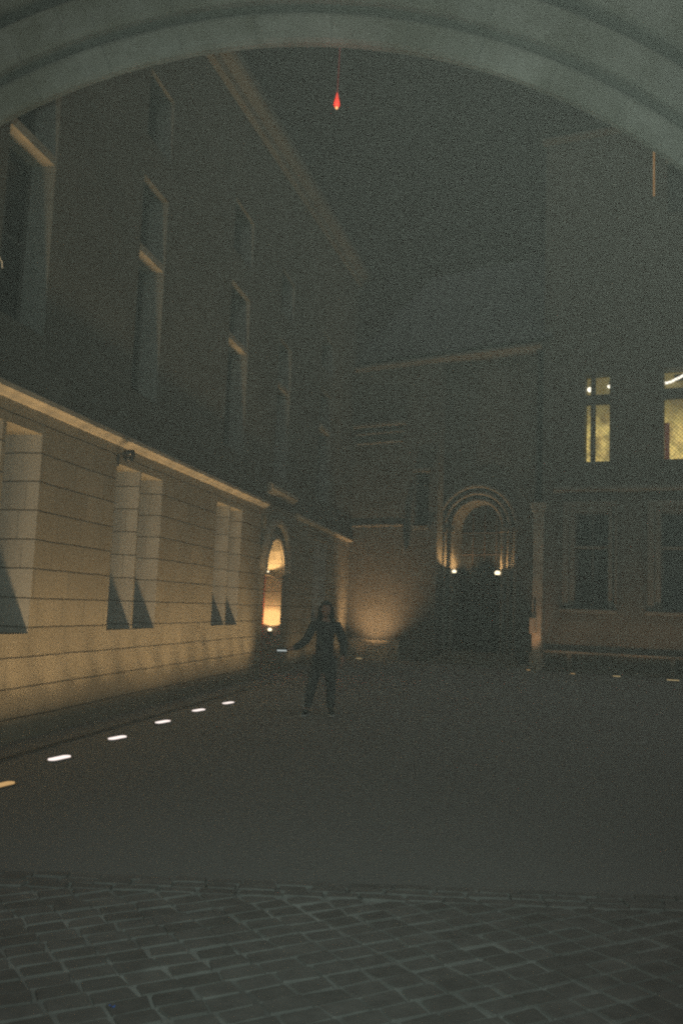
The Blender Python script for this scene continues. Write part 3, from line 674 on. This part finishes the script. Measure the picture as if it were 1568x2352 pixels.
# lit cross windows: stone mullion and transom, leaded panes, glowing curtain behind
m, nt, b = new_mat('lit_curtain')
tcn = N(nt, 'ShaderNodeTexCoord'); sp = N(nt, 'ShaderNodeSeparateXYZ'); nt.links.new(tcn.outputs['Object'], sp.inputs[0])
mrn = N(nt, 'ShaderNodeMapRange'); mrn.inputs['From Min'].default_value = 6.1; mrn.inputs['From Max'].default_value = 8.7; nt.links.new(sp.outputs[2], mrn.inputs[0])
base = ramp(nt, mrn.outputs[0], [(0.0, .95), (.36, .80), (.56, .30), (.75, .12), (1.0, .17)])
nz = N(nt, 'ShaderNodeTexNoise'); nz.inputs['Scale'].default_value = 5; nz.inputs['Detail'].default_value = 4; nt.links.new(tcn.outputs['Object'], nz.inputs[0])
colr = mixrgb(nt, nz.outputs['Fac'], (1.0, 0.66, 0.20), (0.60, 0.52, 0.15))
mul = mixrgb(nt, 1.0, colr, base, 'MULTIPLY')
wv = N(nt, 'ShaderNodeTexWave'); wv.bands_direction = 'DIAGONAL'; wv.inputs['Scale'].default_value = 3.2; wv.inputs['Distortion'].default_value = 5.0; wv.inputs['Detail'].default_value = 3; wv.inputs['Detail Scale'].default_value = 4
nt.links.new(tcn.outputs['Object'], wv.inputs[0])
n3 = N(nt, 'ShaderNodeTexNoise'); n3.inputs['Scale'].default_value = 3.1; n3.inputs['Detail'].default_value = 6; nt.links.new(tcn.outputs['Object'], n3.inputs[0])
mul = mixrgb(nt, ramp(nt, wv.outputs['Fac'], [(.15, .22), (.6, 0.0)]), mul, (0.10, 0.085, 0.03))
mul = mixrgb(nt, ramp(nt, n3.outputs['Fac'], [(.35, .8), (.58, 0.0)]), mul, (0.10, 0.07, 0.025))
nt.links.new(mul, b.inputs['Emission Color']); b.inputs['Emission Strength'].default_value = 1.15; b.inputs['Base Color'].default_value = (.3, .25, .1, 1)
M['curtain'] = m
M['red_curtain'] = glow('red_curtain', (0.16, 0.05, 0.03), .4, (.2, .04, .03))
def cross_window(a, b_, m0, m1, t0, t1, first):
    bm = bmesh.new(); box(bm, m0, m1, .05, .25, 6.072, 8.698); box(bm, a + .002, m0 - .001, .06, .24, t0, t1); box(bm, m1 + .001, b_ - .002, .06, .24, t0, t1)
    bevel(bm, .01); w = link_mesh('cross_window', bm, M['facade_stone'], fac)
    st = .11
    for (xa, xb) in ((a, m0), (m1, b_)):
        for (za, zb) in ((6.075, t0), (t1, 8.695)):
            bm = bmesh.new(); c0 = xa - (zb - za)
            while c0 < xb:                              # both diagonals of the lead lattice, clipped to the light
                for sgn in (1, -1):
                    # line x = c + sgn*(z - zmid)
                    pts = []
                    zm = za if sgn == 1 else zb
                    x_lo, z_lo = max(xa, c0), None
                    z_s = zm + sgn * (x_lo - c0); x_hi = min(xb, c0 + (zb - za)); z_e = zm + sgn * (x_hi - c0)
                    if x_hi - x_lo > .02: tube(bm, [(x_lo, .152, z_s), (x_hi, .152, z_e)], .0042, 4)
                c0 += st
            link_mesh('leading', bm, M['black'], w)
    boxes('curtain', [(a - .3, b_ + .3, .50, .52, 6.0, 8.69)] if False else [(a + .004, b_ - .004, .50, .515, 6.09, 8.68)], M['curtain'], w)
    return w
w1 = cross_window(.10, .82, .275, .40, 7.78, 8.06, True)
w2 = cross_window(2.28, 3.55, 2.98, 3.10, 7.82, 8.12, False)
boxes('red_curtain', [(2.29, 2.42, .44, .46, 6.10, 7.2)], M['red_curtain'], w2)
def bulb(x, z, r, label):
    t = thing('wall_sconce', label, 'lamp', w_at(RP, RA, x, .36, z), RA, 'lamps behind the lit upstairs windows')
    bm = bmesh.new(); bmesh.ops.create_icosphere(bm, subdivisions=2, radius=r); link_mesh('globe', bm, M['bulb'], t, True)
    bm = bmesh.new(); tube(bm, [(0, 0, r * .9), (0, .0, r + .10), (0, .10, r + .12)], .01); link_mesh('arm', bm, M['black'], t)
bulb(.20, 8.30, .075, 'large glowing globe behind the left light of the smaller lit window')
bulb(.755, 8.36, .052, 'small glowing globe behind the right light of the smaller lit window')
tb = thing('tube_light', 'long white tube lamp glowing inside the lit window at the right edge', 'tube light', w_at(RP, RA, 0, 0, 0), RA)
bm = bmesh.new(); tube(bm, [(2.30, .38, 8.36), (2.42, .38, 8.37), (2.62, .38, 8.46), (2.95, .38, 8.62)], .036, 10); link_mesh('tube', bm, M['tube'], tb, True)
boxes('fitting', [(2.55, 2.9, .43, .46, 8.42, 8.6)], M['black'], tb)
# slot lights before the right facade
for k, (x, y, lb, ln, e) in enumerate([(6.53, 24.57, 'faint slot light in the ground nearest the corner pilaster, leftmost of three', .12, 5), (7.61, 24.18, 'amber slot light in the ground, middle one before the right facade', .2, 7), (8.88, 23.50, 'bright amber slot light in the ground at the right, nearest the picture edge', .30, 8), (10.2, 22.9, 'slot light before the right facade just outside the picture', .3, 8)]):
    ground_light(x, y, RA, lb, 'slot lights in the ground before the right facade', 'lens_amber' if k else 'lens_orange', wall_aim(RP, RA, x, y, 1.2), 0, L=ln, W=.06)

for k in range(6):
    washer(RP, RA, -.2 + k * 1.9, .95, ('flush grating light before the bench, next to the corner pilaster', 'flush grating light before the bench under the smaller dark window', 'flush grating light before the bench near the right picture edge', 'flush grating light before the third ground floor window of the right facade', 'flush grating light before the far right stretch of the right facade', 'flush grating light at the far right end of the right facade')[k], 10, 3.0, 'washers before the right facade', (1, .60, .32), 118, 1.5)

# small litter catching the flash
def scrap(x, y, lab, s, mat):
    bm = bmesh.new(); g = [[bm.verts.new((i * s, j * s * .5, .02 + .006 * math.sin(i * 2 + j))) for j in range(3)] for i in range(4)]
    for i in range(3):
        for j in range(2): bm.faces.new((g[i][j], g[i + 1][j], g[i + 1][j + 1], g[i][j + 1]))
    o = link_mesh('paper_scrap', bm, mat, None); o.location = (x, y, 0); tag(o, lab, 'litter')
M['blue_paper'] = plain('blue_paper', (.12, .25, .75), var=.2)
scrap(3.85, 11.5, 'pale scrap of paper lying on the dark courtyard floor at the right', .05, M['white'])
scrap(-.83, 3.62, 'tiny blue paper scrap on the paving at the bottom left', .008, M['blue_paper'])

# ------------------------------------------------------------------ person crossing the courtyard
M['skin'] = plain('skin', (0.46, 0.27, 0.20), rough=.6, var=.12, scale=20)
M['coat'] = plain('dark_wool_coat', (0.085, 0.085, 0.085), rough=.95, spec=.05, scale=14, bump=.2)
M['trouser'] = plain('dark_trousers', (0.12, 0.12, 0.12), rough=.95, spec=.05, scale=14)
M['hair'] = plain('dark_hair', (0.022, 0.017, 0.014), rough=.7, spec=.15, scale=40)
M['shoe'] = plain('dark_shoe', (0.05, 0.05, 0.05), rough=.6)
M['sole'] = plain('white_sole', (0.72, 0.75, 0.74), rough=.6, var=.1)

def skin_mesh(chains, sub=2):
    """chains: lists of (point, radius); a chain may start from an earlier node by index tuple"""
    me = bpy.data.meshes.new('tmp'); verts, edges, rad, roots = [], [], [], []
    names = {}
    for ch in chains:
        prev = None
        for node in ch:
            if isinstance(node, str): prev = names[node]; continue
            p, r = node[0], node[1]
            verts.append(p); rad.append(r); i = len(verts) - 1
            if len(node) > 2: names[node[2]] = i
            if prev is None: roots.append(i)
            else: edges.append((prev, i))
            prev = i
    me.from_pydata(verts, edges, [])
    o = bpy.data.objects.new('tmp', me); COL.objects.link(o)
    md = o.modifiers.new('s', 'SKIN'); md.use_smooth_shade = True
    lay = me.skin_vertices[0].data
    for i, r in enumerate(rad):
        lay[i].radius = (r, r) if isinstance(r, (int, float)) else r
        lay[i].use_root = i in roots
    sb = o.modifiers.new('b', 'SUBSURF'); sb.levels = sub; sb.render_levels = sub
    bpy.context.view_layer.update()
    dg = bpy.context.evaluated_depsgraph_get()
    res = bpy.data.meshes.new_from_object(o.evaluated_get(dg))
    bpy.data.objects.remove(o); return res

def join_bm(meshes):
    bm = bmesh.new()
    for me, mi in meshes:
        n0 = len(bm.faces); bm.from_mesh(me); bm.faces.ensure_lookup_table()
        for f_ in bm.faces[n0:]: f_.material_index = mi; f_.smooth = True
    return bm

def head_mesh(cx, cy, cz, yaw, s=1.0):
    """egg-shaped head with brow, nose, mouth, chin and ears; faces local -y before the yaw"""
    bm = bmesh.new(); bmesh.ops.create_uvsphere(bm, u_segments=28, v_segments=22, radius=1)
    rot = Matrix.Rotation(yaw, 3, 'Z')
    for v_ in bm.verts:
        x, y, z = v_.co
        X = x * .074 * (1 - .22 * max(0, -z) ** 1.5); Y = y * .095 * (1 - .10 * max(0, -z)); Z = z * .118
        if y < 0:
            g = lambda a, b2, w: math.exp(-((x - a) ** 2 + (z - b2) ** 2) / w)
            Y -= .022 * g(0, -.15, .022) + .008 * g(0, .05, .02) + .006 * g(0, -.48, .03) + .010 * g(0, -.80, .04)
            Y += .009 * g(.36, .05, .03) + .009 * g(-.36, .05, .03); Y -= .005 * (g(.36, .25, .03) + g(-.36, .25, .03))
        for sx in (-1, 1):
            e = math.exp(-((y - .1) ** 2 / .03 + (z + .05) ** 2 / .06)) if x * sx > .85 else 0
            X += sx * .018 * e
        v_.co = rot @ Vector((X, Y, Z)) * s + Vector((cx, cy, cz))
    n = len(bm.faces)
    for sx in (-1, 1):
        r = bmesh.ops.create_uvsphere(bm, u_segments=10, v_segments=8, radius=.011)
        for v_ in r['verts']: v_.co = rot @ (v_.co + Vector((sx * .027, -.083, .006))) + Vector((cx, cy, cz))
    return bm

def hand_chains(w, d, palm_up=None, curl=.4, side=1):
    """palm and five separate fingers growing from wrist w along direction d"""
    d = Vector(d).normalized(); up = Vector(palm_up or (0, 0, 1)); n = (up - d * up.dot(d)).normalized(); s_ = d.cross(n) * side
    w = Vector(w); out = [[(w - d * .03, .024), (w + d * .03, (.034, .018)), (w + d * .075, (.036, .017))]]
    for k, (o_, L_) in enumerate(((-.027, .068), (-.009, .078), (.009, .073), (.026, .058))):
        b0 = w + d * .07 + s_ * o_; b1 = b0 + d * L_ * .45 - n * L_ * curl * .25; b2 = b1 + d * L_ * .3 - n * L_ * curl * .5; b3 = b2 + d * L_ * .15 - n * L_ * curl * .5
        out.append([(b0, .009), (b1, .0085), (b2, .008), (b3, .007)])
    t0 = w + d * .02 - s_ * .022; t1 = t0 + d * .025 - s_ * .03 - n * .01; t2 = t1 + d * .03 - s_ * .008 - n * .012
    out.append([(t0, .012), (t1, .011), (t2, .009)]); return out

per = thing('person', 'person in a dark coat with loose dark hair holding a small lit phone', 'person', (-0.17, 13.2, 0), 0)
# local: x right, y away, z up; body turned three-quarters towards the lens, one foot forward to the left
hipz, shz = .88, 1.33
Lw = Vector((.27, -.08, .84)); Rw = Vector((-.50, -.16, .955))
body = skin_mesh([
    [((0, 0, .92), .12, 'pelvis'), ((0, 0, 1.05), .11), ((0, .0, 1.2), (.13, .10)), ((0, .01, 1.32), (.12, .08), 'chest'), ((0, .0, 1.40), .055), ((0, -.01, 1.47), .05)],
    ['pelvis', ((-.09, 0, .86), .085), ((-.16, -.05, .50), .06), ((-.23, -.02, .12), .042), ((-.23, -.03, .06), .04), ((-.26, -.14, .035), .034)],
    ['pelvis', ((.09, 0, .86), .085), ((.11, .0, .48), .06), ((.12, .08, .12), .042), ((.12, .09, .06), .04), ((.14, -.02, .035), .034)],
    ['chest', ((-.17, .01, 1.31), .055), ((-.27, -.02, 1.08), .043), ((-.40, -.09, .99), .035), (tuple(Rw), .026)],
    ['chest', ((.17, .01, 1.31), .055), ((.27, .03, 1.07), .043), ((.275, -.02, .95), .036), (tuple(Lw), .026)]], 2)
hm = [(body, 0)]
for ch in (hand_chains(Rw, (-.55, -.12, -.12), (0, 0, 1), .7, 1), hand_chains(Lw, (-.02, -.12, -.5), (1, 0, 0), .5, 1)): hm.append((skin_mesh(ch, 1), 0))
bm = join_bm(hm); hb = head_mesh(0, -.02, 1.55, math.radians(16)); tmp = bpy.data.meshes.new('t'); hb.to_mesh(tmp); hb.free(); bm.from_mesh(tmp)
link_mesh('body', bm, M['skin'], per, True)
coat = skin_mesh([
    [((-.01, .0, .60), (.23, .18)), ((0, 0, .78), (.21, .17), 'hem'), ((0, 0, 1.0), (.18, .14)), ((0, .0, 1.18), (.19, .14)), ((0, .01, 1.31), (.17, .11), 'c'), ((0, .0, 1.39), (.075, .07))],
    ['c', ((-.18, .01, 1.31), .08), ((-.28, -.02, 1.08), .068), ((-.40, -.09, .995), .058), ((-.47, -.14, .962), .048)],
    ['c', ((.18, .01, 1.31), .08), ((.275, .03, 1.07), .07), ((.28, -.02, .95), .06), ((.272, -.07, .87), .05)]], 2)
link_mesh('coat', join_bm([(coat, 0)]), M['coat'], per, True)
tr = skin_mesh([[((0, 0, .84), .13, 'p'), ((-.09, 0, .78), .105), ((-.16, -.05, .50), .085), ((-.23, -.02, .09), .066)], ['p', ((.09, 0, .78), .105), ((.11, .0, .48), .085), ((.12, .08, .09), .066)]], 2)
link_mesh('trousers', join_bm([(tr, 0)]), M['trouser'], per, True)
for (hx, hy, tx, ty) in ((-.23, -.0, -.28, -.20), (.12, .11, .15, -.09)):
    sh = link_mesh('shoe', join_bm([(skin_mesh([[((hx, hy, .055), .05), (((hx + tx) / 2, (hy + ty) / 2, .05), .048), ((tx, ty, .04), .038)]], 2), 0)]), M['shoe'], per, True)
    bm = bmesh.new(); d = Vector((tx - hx, ty - hy, 0)).normalized(); s_ = Vector((-d.y, d.x, 0)); pts = []
    for t_, w_ in ((-.045, .02), (-.02, .038), (.06, .038), (.14, .048), (.20, .042), (.245, .018)): pts.append((Vector((hx, hy, 0)) + d * t_, w_))
    ring = [p + s_ * w_ for p, w_ in pts] + [p - s_ * w_ for p, w_ in reversed(pts)]
    lo = [bm.verts.new((p.x, p.y, .004)) for p in ring]; hi = [bm.verts.new((p.x, p.y, .026)) for p in ring]
    for i in range(len(ring)): bm.faces.new((lo[i], lo[(i + 1) % len(ring)], hi[(i + 1) % len(ring)], hi[i]))
    bm.faces.new(hi); bm.faces.new(lo); link_mesh('sole', bm, M['sole'], sh)
# pale seam down the forward trouser leg
bm = bmesh.new(); tube(bm, [(-.262, -.085, .33), (-.275, -.075, .22), (-.268, -.085, .12), (-.25, -.11, .09)], .006, 6); link_mesh('leg_stripe', bm, M['sole'], per)
# hair: cap and long locks falling on both shoulders
bm = bmesh.new(); bmesh.ops.create_uvsphere(bm, u_segments=24, v_segments=18, radius=1)
kill = [v_ for v_ in bm.verts if v_.co.y < -.35 and v_.co.z < .42]
bmesh.ops.delete(bm, geom=kill, context='VERTS')
for v_ in bm.verts:
    x, y_, z = v_.co; v_.co = Matrix.Rotation(math.radians(16), 3, 'Z') @ Vector((x * (.092 + .02 * max(0, -z)), y_ * .112, z * (.134 + (.10 if z < 0 else 0)))) + Vector((0, -.015, 1.555))
cap = bpy.data.meshes.new('c'); bm.to_mesh(cap); bm.free()
locks = []
for k in range(26):
    a = math.radians(-96 + k * 208 / 25); ax, ay = math.sin(a) * .09, math.cos(a) * .105
    L_ = random.uniform(.2, .29); j = random.uniform(-.015, .015)
    locks.append([((ax * .9, ay * .9 - .015, 1.60), .022), ((ax * 1.12, ay * 1.05 - .015, 1.50), .026), ((ax * 1.25 + j, ay * 1.15 - .01, 1.50 - L_ * .55), .024), ((ax * 1.2 + j * 2, ay * 1.2, 1.50 - L_), .010)])
link_mesh('hair', join_bm([(cap, 0), (skin_mesh(locks, 1), 0)]), M['hair'], per, True)
# phone held in the reaching hand
ph = thing('phone', 'small pale lit phone held out in the hand of the person in the dark coat', 'phone', tuple(Vector((-.17, 13.2, 0)) + Vector((-.62, -.21, .935))), math.radians(8))
boxes('phone_body', [(-.085, .085, -.006, .006, -.035, .035)], M['black'], ph, .004)
boxes('screen', [(-.07, .07, -.0085, -.0065, -.009, .009)], M['phone'], ph)

# ------------------------------------------------------------------ added veil that lifts the blacks
bm = bmesh.new(); box(bm, -61, 61, -31, 61, -1.0, 18.7)
m = bpy.data.materials.new('added_veil'); m.use_nodes = True; nt = m.node_tree; nt.nodes.clear()
pv = nt.nodes.new('ShaderNodeVolumePrincipled'); ou = nt.nodes.new('ShaderNodeOutputMaterial'); nt.links.new(pv.outputs[0], ou.inputs['Volume'])
pv.inputs['Color'].default_value = (0.98, 0.90, 0.80, 1); pv.inputs['Density'].default_value = VEIL; pv.inputs['Anisotropy'].default_value = 0.0
hz = link_mesh('veil', bm, m); hz['kind'] = 'stuff'
hz['label'] = 'thin added veil lifting the blacks across the courtyard'; hz['category'] = 'veil'
